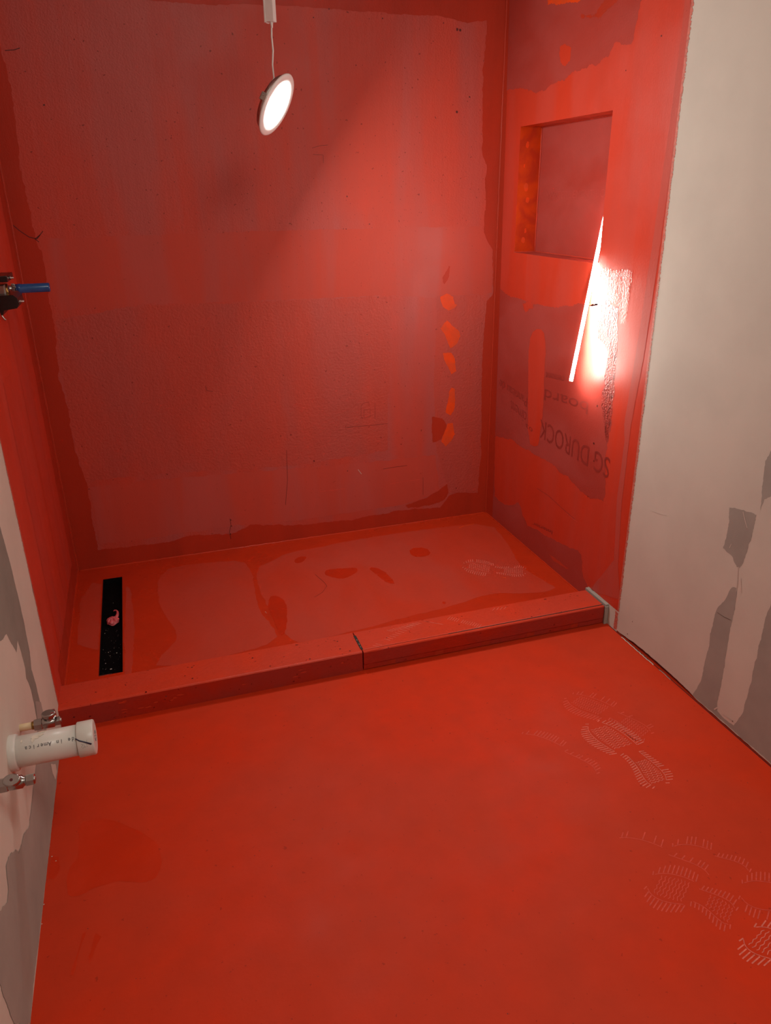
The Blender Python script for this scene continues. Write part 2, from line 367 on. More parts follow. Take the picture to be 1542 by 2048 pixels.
mb.poly(jag(rp([(860, 0), (1200, 0), (1160, 420), (1110, 420), (1090, 290), (1000, 240), (940, 280), (860, 280)], *Z3), .003, .005, 52), M['rthick'], NR*E3, NR)
mb.poly(jag(smooth(rp([(430, 465), (500, 470), (522, 600), (510, 780), (500, 1100), (470, 1330), (455, 1400), (378, 1365), (380, 900), (385, 560)], *Z3), 1), .0012, .005, 47), M['thick'], NR*E3*3, NR)
mb.poly(jag(rp([(330, 260), (400, 250), (420, 290), (380, 325), (345, 315)], *Z3), .004, .003, 48), M['thick'], NR*E3*3, NR)
low = rp([(50, -200), (52, 0), (55, 190), (100, 240), (160, 290), (240, 310), (330, 260), (365, 330), (390, 420), (440, 530), (540, 590), (700, 680), (780, 720), (870, 770), (960, 810), (1040, 830), (1085, 880), (1100, 1100),
          (1110, 1170), (1160, 1270), (1200, 1320), (1000, 1400), (0, 600), (-60, 400), (-60, -200)], *Z9, zlo=.0)
mb.poly(jag(low, .003, .005, 49), M['thin'], NR*E3, NR)
mb.poly(rp([(1000, -300), (1028, -300), (1010, 300), (1001, 560), (986, 1000), (984, 1060), (960, 1060), (975, 560), (985, 300)]), M['thick_dim'], NR*E3*2, NR)
mb.poly(jag(rp([(700, 880), (820, 960), (940, 1060), (900, 1050), (760, 960)], *Z9), .0015, .004, 50), M['pan'], NR*E3*2, NR)
for pts, wd, m in [([(560, 100), (700, 190), (850, 330), (1010, 470)], .0022, 'thin'), ([(900, 390), (1000, 470), (1040, 500)], .0022, 'dust2')]:
    stroke(rp(pts, *Z9), wd, M[m], NR)
# faint print: USG DUROCK (upside down), small lines above
def tx(u0, v0, u1, v1, body, hgt, m='print', k=4, x=W, thick=0.0, spacing=1.0):
    """rotated-180 text whose first letter sits at the right end (u0,v0) and last near (u1,v1)"""
    a, b = P(u0, v0, 0, x), P(u1, v1, 0, x); d = (b-a); vs, fs = text_tris(body, 1, spacing, thick)
    wid = max(v.x for v in vs); up = Vector((0, 0, -1)); d = d/wid
    kk = mb.mi(M[m]); nv = [mb.bm.verts.new(a+d*v.x+up*hgt*v.y+NR*E3*k) for v in vs]
    for f in fs:
        try: mb.bm.faces.new([nv[i] for i in f]).material_index = kk
        except ValueError: pass
tx(1222, 918, 1081, 838, 'SG DUROCK', .088, thick=-.004)
tx(1180, 806, 1090, 778, 'board', .052, thick=-.004)
tx(1054, 826, 1022, 800, 'ciment', .060, thick=-.014)
tx(1056, 796, 1000, 758, 'Panneau de', .048, thick=-.018)
tx(1130, 752, 1092, 744, 'cement', .034, thick=-.01)
tx(1066, 858, 1052, 846, '03', .018)
tx(1106, 1062, 1066, 1044, 'Interior', .018)
for u, v, q in [(1208, 622, 3), (1209, 614, 1.6), (1195, 812, 2.6), (1188, 887, 2.6), (1188, 922, 2.0), (1323, 72, 1.4), (1252, 141, 1.2), (1176, 993, 1.4)]:
    dot(P(u, v, 0, W), q*.0014, M['nail'], nrm=NR, k=5, sx=1)
# screw dimples near the edge, fuzzy membrane edge over the drywall
ed = []
rr_ = random.Random(8); zz = .066
pts = []
while zz < ZT:
    f = .5+.5*noise.noise(Vector((0, 0, zz*9))); pts.append(Vector((W, YR-.001-(.003+.004*f)*rr_.random(), zz))); zz += .0022
edge = pts+[Vector((W, YR+.004, ZT)), Vector((W, YR+.004, .066))]
mb.poly(edge, M['fuzz'], NR*E3*3, NR)
mb.poly(jag(rp([(1240, 1200), (1236, 1130), (1244, 1000), (1262, 850), (1290, 700), (1322, 480), (1352, 260), (1378, 60), (1384, -40), (1374, -40), (1364, 60), (1338, 260), (1306, 480), (1276, 680), (1248, 850), (1250, 880), (1234, 1000), (1228, 1120), (1180, 1180)], ylo=YR), .0008, .006, 51), M['backsm'], NR*E3*2, NR)
# drywall: compound over paper, ragged foot above the floor
foot = [Vector((W, Y0, .006))]
y = Y0
rz = random.Random(12)
while y < YR:
    base = .003 if y < 1.25 else .003+.010*max(0, math.sin((y-1.25)/.31*math.pi))**.6
    foot.append(Vector((W, y, base+rz.uniform(0, .0022)))); y += .012
dry = foot+[Vector((W, YR+.001, .004)), Vector((W, YR+.001, ZT)), Vector((W, Y0, ZT))]
mb.poly(dry, M['pale'], None, NR)
low = clampv(rp([(450, 1590), (500, 1500), (520, 1400), (545, 1300), (585, 1080), (600, 1050), (660, 980), (695, 920), (722, 918), (712, 1050), (682, 1200), (640, 1450), (605, 1620), (603, 1680), (650, 1730),
               (705, 1770), (760, 1700), (800, 1550), (870, 1250), (937, 1000), (1100, 500), (1500, 500), (1500, 2600), (937, 2040)], *Z8), z=(.007, ZT), y=(Y0+.01, YR))
mb.poly(jag(low, .0015, .006, 60), M['bare'], NR*E3, NR)
mb.poly(jag(rp([(680, 420), (770, 430), (850, 465), (830, 560), (800, 650), (770, 760), (745, 800), (722, 790), (700, 720), (635, 670), (660, 600), (675, 500)], *Z8), .002, .004, 61), M['bare'], NR*E3, NR)
mb.poly(jag(rp([(905, 130), (937, 60), (1040, -200), (1060, 300), (937, 350), (900, 370), (870, 440), (880, 300)], *Z8), .0015, .004, 62), M['bare'], NR*E3, NR)
for pts, wd, m in [([(190, 437), (240, 457), (290, 470)], .0012, 'tear'), ([(765, 445), (775, 490), (790, 545)], .002, 'tear'), ([(680, 670), (692, 645)], .0012, 'tear'), ([(735, 790), (730, 900), (722, 940)], .0018, 'tear'),
                   ([(752, 860), (755, 950)], .0012, 'tear'), ([(605, 1660), (585, 1672)], .003, 'tear'), ([(640, 1700), (700, 1745)], .0025, 'tear'), ([(605, 1070), (650, 1100), (690, 1118)], .001, 'darkbrown')]:
    stroke(px(pts, 0, W, *Z8), wd, M[m], NR, 4)
for u, v, q in [(78, 1127, .9), (48, 1203, 1.2), (700, 1745, 1.2)]:
    dot(P(1240+u/3.103, 880+v/3.103, 0, W), q*.0016, M['nail'], nrm=NR, k=5)
# red roller swipe under the membrane edge at the curb's end
mb.poly(jag([Vector((W, 1.600, .003)), Vector((W, 1.586, .003)), Vector((W, 1.586, .060)), Vector((W, 1.602, .062))], .002, .003, 63), M['fuzz'], NR*E3*3, NR)
zl = [Vector((W, 1.52, -.02)), Vector((W, 1.76, -.02)), Vector((W, 1.745, .066)), Vector((W, YR-.004, .064)), Vector((W, YR-.004, .004))]
mb.poly(clampv(zl, y=(YR-.004, 1.76)), M['pale'], NR*E3*2, NR)
wr = mb.build('wall_right', recalc=False)
struct(wr, 'right wall, red in the shower and pale bare drywall outside it', 'wall')
# niche recess
mb = MB()
X2 = W+ND
mb.quad((X2, NY0, NZ0), (X2, NY1, NZ0), (X2, NY1, NZ1), (X2, NY0, NZ1), M['thin'], NR)
mb.quad((W, NY1, NZ0), (X2, NY1, NZ0), (X2, NY1, NZ1), (W, NY1, NZ1), M['jamb'], (0, -1, 0))
mb.quad((W, NY0, NZ0), (X2, NY0, NZ0), (X2, NY0, NZ1), (W, NY0, NZ1), M['jamb'], (0, 1, 0))
mb.quad((W, NY0, NZ1), (X2, NY0, NZ1), (X2, NY1, NZ1), (W, NY1, NZ1), M['jamb'], (0, 0, -1))
mb.quad((W, NY0, NZ0), (X2, NY0, NZ0), (X2, NY1, NZ0), (W, NY1, NZ0), M['thin'], (0, 0, 1))
# membrane beads in the inside corners
for a, b in (((X2, NY1, NZ0), (X2, NY1, NZ1)), ((X2, NY0, NZ0), (X2, NY1, NZ0)), ((W, NY1, NZ0), (X2, NY1, NZ0)), ((X2, NY0, NZ1), (X2, NY1, NZ1))):
    a, b = Vector(a), Vector(b); n = 14
    mb.tube([a.lerp(b, i/n)+Vector((-.001, -.0008, 0))*(1+.6*noise.noise(a.lerp(b, i/n)*90)) for i in range(n+1)], .0022, M['pan'], 6)
for c, s in (((1.530, 1.19), .010), ((1.535, 1.06), .007), ((1.527, 1.31), .008), ((1.538, 1.15), .006), ((1.520, 1.25), .005), ((1.530, 1.03), .008)):
    pp = [Vector((c[0]+math.cos(t)*s*.8, NY1, c[1]+math.sin(t)*s*1.3)) for t in [i*.7 for i in range(9)]]
    mb.poly(jag(pp, .002, .003, int(c[1]*100)), M['dab'], Vector((0, -E3*2, 0)), Vector((0, -1, 0)))
a, b = P(1094, 398, 0, X2), P(1210, 394, 0, X2)
vs, fs = text_tris('WATERCEMENT BO', 1, 1.0, -.012); wid = max(v.x for v in vs); kk = mb.mi(M['printhi'])
nv = [mb.bm.verts.new(a+(b-a)*(v.x/wid)+Vector((0, 0, 1))*.030*v.y+NR*E3) for v in vs]
for f in fs:
    try: mb.bm.faces.new([nv[i] for i in f]).material_index = kk
    except ValueError: pass
ni = mb.build('niche', wr, recalc=False); ni['label'] = 'square shelf niche recessed in the red wall'

# ---------------------------------------------------------------- left wall
mb = MB(); NL = Vector((1, 0, 0))
mb.quad((0, YL, -.02), (0, YB+.02, -.02), (0, YB+.02, ZT), (0, YL, ZT), M['thick'], NL)
mb.quad((0, Y0, -.02), (0, YL, -.02), (0, YL, ZT), (0, Y0, ZT), M['pale'], NL)
lp = lambda pts, org=(0, 0), sc=1.0: clampv(px(pts, 0, 0, org, sc), y=(Y0+.01, YB-.001), z=(.001, ZT))
def lstrip(y0, y1, z0, z1, m, k, seed):
    mb.poly(jag([Vector((0, y0, z0)), Vector((0, y1, z0)), Vector((0, y1, z1)), Vector((0, y0, z1))], .003, .01, seed), m, NL*E3*k, NL)
lstrip(2.36, YB-.006, .03, ZT-.01, M['thick_dim'], 1, 70); lstrip(YC+.01, 2.38, .03, .10, M['thick_dim'], 2, 69)
lstrip(1.83, 1.95, .10, .80, M['leftm'], 2, 71); lstrip(2.08, 2.25, .12, .95, M['leftm'], 2, 72)
Za, Zb, Zc = ((0, 900), 3.415), ((0, 1400), 6.704), ((0, 1560), 3.67)
mb.poly(jag(lp([(-160, 100), (0, 520), (60, 740), (120, 980), (160, 1160), (203, 1380), (215, 1500), (245, 1600), (300, 1840), (252, 1850), (232, 1730), (212, 1640), (180, 1560), (172, 1490), (120, 1300), (112, 1380), (80, 1330), (45, 1255), (0, 1310), (-80, 1300)], *Za), .0014, .005, 73), M['barel'], NL*E3, NL)
mb.poly(jag(lp([(470, 20), (545, 20), (600, 280), (640, 500), (800, 780), (790, 870), (700, 1620), (390, 1620), (440, 1200), (480, 900), (500, 700), (500, 280)], *Zb), .0012, .005, 74), M['bare'], NL*E3*3, NL)
mb.poly(jag(lp([(245, 60), (425, 60), (405, 300), (345, 700), (250, 1440), (222, 1800), (110, 1800), (50, 1650), (0, 1510), (-60, 1400), (-60, 990), (0, 965), (50, 900), (62, 800), (42, 640), (60, 560), (110, 505), (135, 540), (170, 400), (215, 330)], *Zc), .002, .004, 75), M['bare'], NL*E3*4, NL)
mb.poly(jag(lp([(675, 860), (740, 860), (760, 960), (738, 1070), (700, 980)], *Zb), .0006, .004, 76), M['pale'], NL*E3*5, NL)
# fuzzy red edge
rr_ = random.Random(9); zz = .0; pts = []
while zz < ZT:
    f = .5+.5*noise.noise(Vector((3, 0, zz*9))); pts.append(Vector((0, YL-.002-(.003+.004*f)*rr_.random(), zz))); zz += .0022
mb.poly(pts+[Vector((0, YL+.004, ZT)), Vector((0, YL+.004, 0))], M['fuzz'], NL*E3*2, NL)
wl = mb.build('wall_left', recalc=False)
struct(wl, 'left wall, red in the shower and patched pale drywall nearer', 'wall')

# ---------------------------------------------------------------- rest of the room
mb = MB(); mb.quad((-.02, Y0, 0), (W+.1, Y0, 0), (W+.1, Y0, ZT), (-.02, Y0, ZT), M['pale'], (0, 1, 0))
struct(mb.build('wall_front', recalc=False), 'pale drywall behind the photographer', 'wall')
mb = MB(); mb.quad((-.02, Y0, ZT), (W+.1, Y0, ZT), (W+.1, YB+.02, ZT), (-.02, YB+.02, ZT), M['ceil'], (0, 0, -1))
struct(mb.build('ceiling', recalc=False), 'white ceiling', 'ceiling')
mb = MB(); mb.box((W+.012, Y0, -.02), (W+.03, 1.62, .09), M['darkbrown'])  # added backing, coloured dark to give the gap its shade
struct(mb.build('trim_1'), 'dark brown panel added behind the gap below the right drywall', 'trim')
mb = MB()
mb.box((1.4895, YF-.004, 0), (W+.001, YC+.002, .0640), M['bare'], .0012)
mb.box((1.4875, YF-.007, 0), (W-.002, YF-.003, .058), M['bare'], .0008)
dotc = P(1195, 1190, 2, .067)
struct(mb.build('trim_2'), 'pale strip of bare drywall at the right end of the curb', 'trim')

# ---------------------------------------------------------------- bathroom floor
mb = MB(); NU = Vector((0, 0, 1))
mb.quad((-.01, Y0, 0), (W+.013, Y0, 0), (W+.013, YF+.03, 0), (-.01, YF+.03, 0), M['floor'], NU)
fp = lambda pts, org=(0, 0), sc=1.0, z=0.0: px(pts, 2, z, org, sc)
mb.poly(jag(smooth(fp([(560, 330), (700, 280), (860, 300), (1050, 380), (1170, 480), (1190, 650), (1110, 760), (900, 740), (700, 780), (600, 860), (480, 850), (500, 640), (600, 560)], *Zc)), .002, .008, 80), M['floordk'], NU*E3, NU)
for i, pts in enumerate([[(610, 1120), (630, 1120), (570, 1300), (540, 1440), (515, 1430), (570, 1260)], [(700, 1130), (740, 1150), (690, 1260), (660, 1350), (650, 1300)],
                         [(380, 560), (430, 560), (440, 660), (400, 730), (350, 720)]]):
    mb.poly(jag(fp(pts, *Zc), .001, .006, 81+i), M['floordk'], NU*E3, NU)
# torn paper, dust and a dark line along the right foot
rt = random.Random(77)
stroke([Vector((W-.0025-rt.uniform(0, .0025), 1.555-.007*i, 0)) for i in range(22)], .0028, M['tear'], NU, 2)
stroke([Vector((W-.002-rt.uniform(0, .003), 1.385-.007*i, 0)) for i in range(8)], .0018, M['bare'], NU, 2)
stroke([Vector((W-.0015, 1.62-.03*i, 0)) for i in range(50)], .003, M['nail'], NU, 1)
def shoe(toe, heel, wd, m, nrm=NU, side=1, sa=(1, 1), arcs=True, base=0, seed=0, q=None):
    """tread marks of one shoe sole: ribs down both sides and ripples under ball and heel"""
    q = q or mb; rs = random.Random(seed)
    toe, heel = Vector(toe), Vector(heel); ax = (toe-heel); Ln = ax.length; ax.normalize(); sd = nrm.cross(ax)
    def half(t, s):   # half-width along the sole, 0 heel .. 1 toe
        wv = .34+.10*math.cos(t*2*math.pi*1.0+.3) if t < .5 else .34+.16*math.sin((t-.42)*math.pi/.62)
        endf = min(1, math.sqrt(max(0, 1-(abs(t-.5)*2)**7)))
        return wd*wv*endf*1.12
    bend = lambda t: side*wd*.10*math.sin(t*math.pi*1.5)
    for s, on in ((1, sa[0]), (-1, sa[1])):
        if not on: continue
        n = int(Ln/.0068)
        for i in range(n):
            t = (i+.5)/n
            if rs.random() > (on if isinstance(on, float) else .96) or .47 < t < .52 and s == side: continue
            c = heel+ax*(Ln*t)+sd*bend(t); h = half(t, s)
            a = c+sd*s*h*.64; b = c+sd*s*h*1.02+ax*Ln*.012*(1 if t > .5 else -1)
            stroke([a, b], .0021, m, nrm, 2+base, q)
        ln = [heel+ax*(Ln*t)+sd*(bend(t)+s*half(t, s)*.60) for t in [k/24 for k in range(1, 24)]]
        stroke(ln[:11], .0013, m, nrm, 2+base, q); stroke(ln[12:], .0013, m, nrm, 2+base, q)
    if arcs:
        for t0, t1 in ((.06, .36), (.58, .92)):
            k = int((t1-t0)*Ln/.0062)
            for i in range(k):
                t = t0+(t1-t0)*i/k; h = half(t, 1)*.46
                stroke([heel+ax*(Ln*(t+.010*math.sin(j*1.9+i)))+sd*(bend(t)+h*(j/6-1)) for j in range(0, 13, 1)], .0013, m, nrm, 2+base, q)
fl = lambda u, v, z=0.0: P(u, v, 2, z)
shoe(fl(1192, 1442), fl(1322, 1572), .105, M['dust'], side=-1, seed=1)
shoe(fl(1142, 1388), fl(1298, 1474), .100, M['dust2'], side=-1, sa=(1, .7), seed=2)
shoe(fl(1040, 1468), fl(1188, 1556), .100, M['dust2'], side=-1, sa=(0, .8), arcs=False, seed=3)
shoe(fl(1300, 1752), fl(1470, 1838), .105, M['dust2'], sa=(1, 1), side=-1, seed=4)
shoe(fl(1228, 1678), fl(1420, 1770), .100, M['dust2'], sa=(0, .55), side=-1, arcs=False, seed=6)
shoe(fl(1340, 1696), fl(1500, 1760), .100, M['dust2'], sa=(0, .8), side=-1, arcs=False, seed=7)
shoe(fl(1500, 1856), fl(1640, 1960), .105, M['dust'], sa=(1, 1), side=-1, seed=8)
shoe(fl(1480, 1770), fl(1660, 1840), .100, M['dust2'], sa=(.6, .9), side=-1, arcs=False, seed=9)
r = random.Random(14)
for _ in range(55):
    u, v = r.uniform(150, 1500), r.uniform(1420, 2040); c = fl(u, v)
    if .02 < c.x < W-.02 and c.y < YF-.02: dot(c, r.uniform(.0004, .0011), M['nail'], 5, NU, 1)
for u, v in [(104, 1713), (112, 1722), (88, 1809), (84, 1848), (103, 1652), (100, 1680)]:
    dot(fl(u, v), .0013, M['tear'], 5, NU, 2)
fo = mb.build('floor', recalc=False); struct(fo, 'orange-red painted bathroom floor with dusty shoe prints', 'floor')

# ---------------------------------------------------------------- shower pan with the drain slot
mb = MB()
DX0, DX1, DY0, DY1 = .0828, .1415, 1.812, 2.3815
xs, ys = (-.01, DX0, DX1, W+.01), (YC-.02, DY0, DY1, YB+.01)
for i in range(3):
    for j in range(3):
        if i == 1 and j == 1: continue
        mb.quad((xs[i], ys[j], ZP), (xs[i+1], ys[j], ZP), (xs[i+1], ys[j+1], ZP), (xs[i], ys[j+1], ZP), M['panthick'], NU)
Zp = ((280, 1080), 1.713)
pp = lambda pts, org=(0, 0), sc=1.0: clampv(px(pts, 2, ZP, org, sc), x=(.005, W-.005), y=(YC-.015, YB-.004))
mb.poly(jag(smooth(pp([(60, 200), (60, 130), (110, 90), (240, 78), (350, 68), (385, 110), (395, 190), (410, 250), (450, 290), (478, 345), (300, 400), (50, 440), (70, 400), (130, 340), (120, 300), (90, 270)], *Zp), 1), .002, .006, 90), M['pan'], NU*E3, NU)
mb.poly(jag(smooth(pp([(395, 95), (450, 75), (500, 45), (640, 20), (760, -5), (1000, -40), (1200, -60), (1260, 10), (1300, 90), (1400, 150), (1430, 168), (1340, 185), (1200, 180), (1080, 225), (920, 262), (780, 300), (700, 320), (560, 355), (500, 335), (488, 280), (440, 230), (410, 170)], *Zp), 1), .002, .006, 91), M['pan'], NU*E3, NU)
mb.poly(jag(pp([(155, 1290), (160, 1200), (185, 1165), (203, 1170), (196, 1300)]), .002, .006, 92), M['pan'], NU*E3, NU)
mb.poly(jag(pp([(252, 1170), (262, 1180), (270, 1260), (262, 1350), (249, 1350)]), .002, .006, 93), M['pan'], NU*E3, NU)
for i, pts in enumerate([[(630, 118), (640, 100), (690, 98), (742, 94), (748, 106), (720, 126), (688, 134), (650, 126)], [(528, 68), (545, 56), (574, 57), (560, 74), (534, 82)], [(1034, 212), (1042, 210), (1050, 216), (1040, 222)],
                         [(440, 195), (470, 190), (500, 210), (505, 260), (498, 320), (480, 330), (468, 300), (440, 240)], [(780, 92), (830, 100), (880, 150), (850, 150), (810, 120)],
                         [(920, 30), (980, 25), (1000, 50), (960, 60), (930, 55)]]):
    mb.poly(jag(smooth(pp(pts, *Zp), 1), .0012, .005, 94+i), M['blob'], NU*E3*2, NU)
for pts in ([(948, 1048), (928, 1052), (918, 1056)], [(1004, 1155), (1012, 1156)]):
    stroke(pp(pts), .004, M['dab'], NU, 3)
shoe(P(925, 1133, 2, ZP), P(1052, 1142, 2, ZP), .10, M['dust'], side=1, seed=11)
for pts, wd, m in [([(600, 118), (632, 146), (640, 158), (625, 180), (598, 196)], .0010, 'nail')]:
    stroke(px([(280+a/1.713*1.0, 1080+b/1.713) for a, b in pts], 2, ZP), wd, M[m], NU, 3)
for u, v in [(531, 1224), (533, 1226), (1149, 1172)]: dot(P(u, v, 2, ZP), .0016, M['tear'], 5, NU, 3)
# bead of membrane in the pan's corners
for a, b in (((0, YB, ZP), (W, YB, ZP)), ((W, YC, ZP), (W, YB, ZP)), ((0, YC, ZP), (0, YB, ZP))):
    a, b = Vector(a), Vector(b); n = 90
    mb.tube([a.lerp(b, i/n)+Vector((0, 0, .0012*noise.noise(a.lerp(b, i/n)*40))) for i in range(n+1)], .0035, M['panthick'], 6)
a, b = Vector((W, YB, 0)), Vector((W, YB, ZT)); n = 300
for a, b, q in ((Vector((W, YB, 0)), Vector((W, YB, ZT)), -1), (Vector((0, YB, 0)), Vector((0, YB, ZT)), 1)):
    mb.tube([a.lerp(b, i/n)+Vector((q*.0012*noise.noise(a.lerp(b, i/n)*30), -.001, 0)) for i in range(n+1)], .004, M['thick_dim'], 6)
struct(mb.build('floor_shower_pan', recalc=False), 'red shower pan floor with darker wet-looking patches behind the curb', 'shower pan')

# ---------------------------------------------------------------- curb: two lengths butted together
def rough_top(mbx, x0, x1, y0, y1, z0, z1, mtop, mface, seed, gap=None):
    """a curb length with slightly uneven arrises"""
    n = int((x1-x0)/.012); rows = []
    for i in range(n+1):
        x = x0+(x1-x0)*i/n; e = noise.noise(Vector((x*28, seed, 0)))*.0014
        prof = [(y0, z0), (y0+e*.5, z1-.0035), (y0+.0016+e, z1-.0010), (y0+.005, z1+e*.3), (y0+.03, z1), (y1-.004, z1-e*.3), (y1, z1-.003), (y1, z0)]
        rows.append([mbx.bm.verts.new((x, a, b)) for a, b in prof])
    for A, B in zip(rows, rows[1:]):
        for j in range(7):
            f = mbx.bm.faces.new((A[j], A[j+1], B[j+1], B[j])); f.material_index = mbx.mi(mface if j < 1 else mtop)
    for row in (rows[0], rows[-1]): mbx.bm.faces.new(row).material_index = mbx.mi(mface)
XJ = .7535
root = empty('shower_curb', (.37, 1.69, 0), 'left length of the low red painted curb, running from the left wall to the dark joint', 'curb', None)
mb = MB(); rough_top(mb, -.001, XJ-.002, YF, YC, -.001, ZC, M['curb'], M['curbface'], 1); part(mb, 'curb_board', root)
mb = MB(); r = random.Random(3)
def cdot(c, rad, m, nrm, k=1, q=None):
    t = nrm.orthogonal().normalized(); s2 = nrm.cross(t)
    q.poly([c+(t*math.cos(a)+s2*math.sin(a))*rad*r.uniform(.7, 1.2) for a in [2*math.pi*j/9 for j in range(9)]], m, nrm*.0006*k, nrm)
for u, v in [(675, 1283), (680, 1298), (384, 1335), (385, 1357), (332, 1393), (505, 1316), (620, 1318), (700, 1302)]: cdot(P(u, v, 2, ZC), .0022, M['nail'], NU, 1, mb)
for u, v in [(148, 1434), (340, 1401), (292, 1384), (250, 1425)]: cdot(P(u, v, 1, YF), .0022, M['nail'], Vector((0, -1, 0)), 1, mb)
part(mb, 'fastener', root, 'dark nail heads along the curb')
mb = MB(); r = random.Random(4)
for i in range(16):
    cc = Vector((r.uniform(.10, .30) if i < 11 else r.uniform(.02, .72), YF-.0004, r.uniform(.012, .048)))
    mb.poly(jag(smooth([cc+Vector((math.cos(t)*r.uniform(.003, .013), 0, math.sin(t)*r.uniform(.0008, .0035))) for t in [k*1.05 for k in range(6)]], 1), .0008, .002, i), M['curb'], Vector((0, -.0003, 0)), Vector((0, -1, 0)))
part(mb, 'scuff', root, 'pale scuffs on the front face')

root = empty('shower_curb', (1.12, 1.69, 0), 'right length of the low red painted curb with a long crack and dusty shoe prints on top', 'curb', None)
mb = MB(); z2 = ZC
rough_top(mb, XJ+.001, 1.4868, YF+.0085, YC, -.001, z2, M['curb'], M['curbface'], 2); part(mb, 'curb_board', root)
mb = MB(); n = 60; k1 = mb.mi(M['curbface']); k2 = mb.mi(M['curb']); rows = []
for i in range(n+1):
    x = XJ+.0012+(1.4868-XJ-.0012)*i/n; e = noise.noise(Vector((x*30, 7, 0)))*.0012
    gp = .0002+.0016*(i/n)**1.2
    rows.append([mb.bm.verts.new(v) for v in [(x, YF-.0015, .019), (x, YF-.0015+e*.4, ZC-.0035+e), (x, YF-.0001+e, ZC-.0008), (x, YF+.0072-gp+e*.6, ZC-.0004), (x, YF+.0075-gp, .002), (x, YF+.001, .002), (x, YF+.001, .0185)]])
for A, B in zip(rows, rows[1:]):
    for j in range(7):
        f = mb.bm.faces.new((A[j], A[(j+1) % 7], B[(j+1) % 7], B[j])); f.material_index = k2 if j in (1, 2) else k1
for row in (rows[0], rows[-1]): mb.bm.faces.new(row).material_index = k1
part(mb, 'face_board', root)
mb = MB(); r = random.Random(6)
for i in range(26):
    x = XJ+.01+i*.028; 
    mb.poly(jag([Vector((x, YF+.001, .003)), Vector((x+.024, YF+.001, .003)), Vector((x+.024, YF+.001, .0165+.001*r.random())), Vector((x, YF+.001, .0165))], .0006, .004, i), M['thick_dim' if i % 5 == 2 else 'curbface'], Vector((0, -.0006, 0)), Vector((0, -1, 0)))
part(mb, 'lower_strip', root, 'taped strip along the foot of the front face')
mb = MB()
n = 40
stroke([Vector((1.0+(.4868)*i/n, YF+.0076, ZC)) for i in range(n+1)], .0026, M['crack'], NU, 2, mb)
stroke([Vector((XJ+.05+(.2)*i/12, YF+.0076+.0008*math.sin(i*3), ZC)) for i in range(13)], .0008, M['nail'], NU, 2, mb)
part(mb, 'crack', root, 'long dark crack near the front edge')
mb = MB()
shoe(P(760, 1288, 2, ZC)+Vector((0, 0, 0)), P(1000, 1218, 2, ZC), .0, M['dust2'], q=mb, arcs=False, sa=(0, 0)) if False else None
rs = random.Random(2)
for (u0, v0, u1, v1, sl) in ((752, 1292, 830, 1248, -1), (835, 1240, 880, 1248, -1), (898, 1236, 960, 1252, 1), (905, 1228, 1010, 1216, 1), (780, 1262, 860, 1240, -1)):
    for i in range(15):
        t = i/14; c = P(u0+(u1-u0)*t, v0+(v1-v0)*t, 2, ZC)
        if not YF+.012 < c.y < YC-.016 or rs.random() < .12: continue
        stroke([c+Vector((-.007, -.006*sl, 0)), c+Vector((.007, .006*sl, 0))], .0014, M['dust'], NU, 1.4, mb)
part(mb, 'shoe_print', root, 'dusty tread marks on the curb top')
# joint filled with grey grout
mb = MB()
mb.box((XJ-.0035, YF+.012, ZC-.004), (XJ+.0035, YC-.022, ZC+.0012), M['crack'], .0008)
for q in (.021, .034, .056): mb.box((XJ-.0015, YF+q, ZC), (XJ+.001, YF+q+.006, ZC+.0018), M['steel'], .0006)
part(mb, 'joint', root, 'dark open joint between the two curb lengths')

# ---------------------------------------------------------------- linear drain
root = empty('linear_drain', ((DX0+DX1)/2, (DY0+DY1)/2, .005), 'long narrow black drain channel sunk in the pan along the left wall', 'drain')
mb = MB(); ZD = .004
mb.quad((DX0, DY0, ZD), (DX1, DY0, ZD), (DX1, DY1, ZD), (DX0, DY1, ZD), M['drain'], NU)
for a, b, c in (((DX0, DY0), (DX0, DY1), (1, 0, 0)), ((DX1, DY0), (DX1, DY1), (-1, 0, 0)), ((DX0, DY0), (DX1, DY0), (0, 1, 0)), ((DX0, DY1), (DX1, DY1), (0, -1, 0))):
    mb.quad((a[0], a[1], ZD), (b[0], b[1], ZD), (b[0], b[1], ZP), (a[0], a[1], ZP), M['drain'], c)
o = part(mb, 'channel', root)
mb = MB()
for lo, hi in (((DX0-.0008, DY0, ZD), (DX0+.0006, DY1, ZP+.0006)), ((DX1-.0006, DY0, ZD), (DX1+.0008, DY1, ZP+.0006)), ((DX0, DY1-.0006, ZD), (DX1, DY1+.0008, ZP+.0006))):
    mb.box(lo, hi, M['black'])
part(mb, 'rim', root)
mb = MB(); mb.box((DX0, DY0-.0015, .012), (DX0+.032, DY0+.0005, ZP+.0012), M['steel'])
part(mb, 'end_lip', root, 'bare metal lip at the near end')
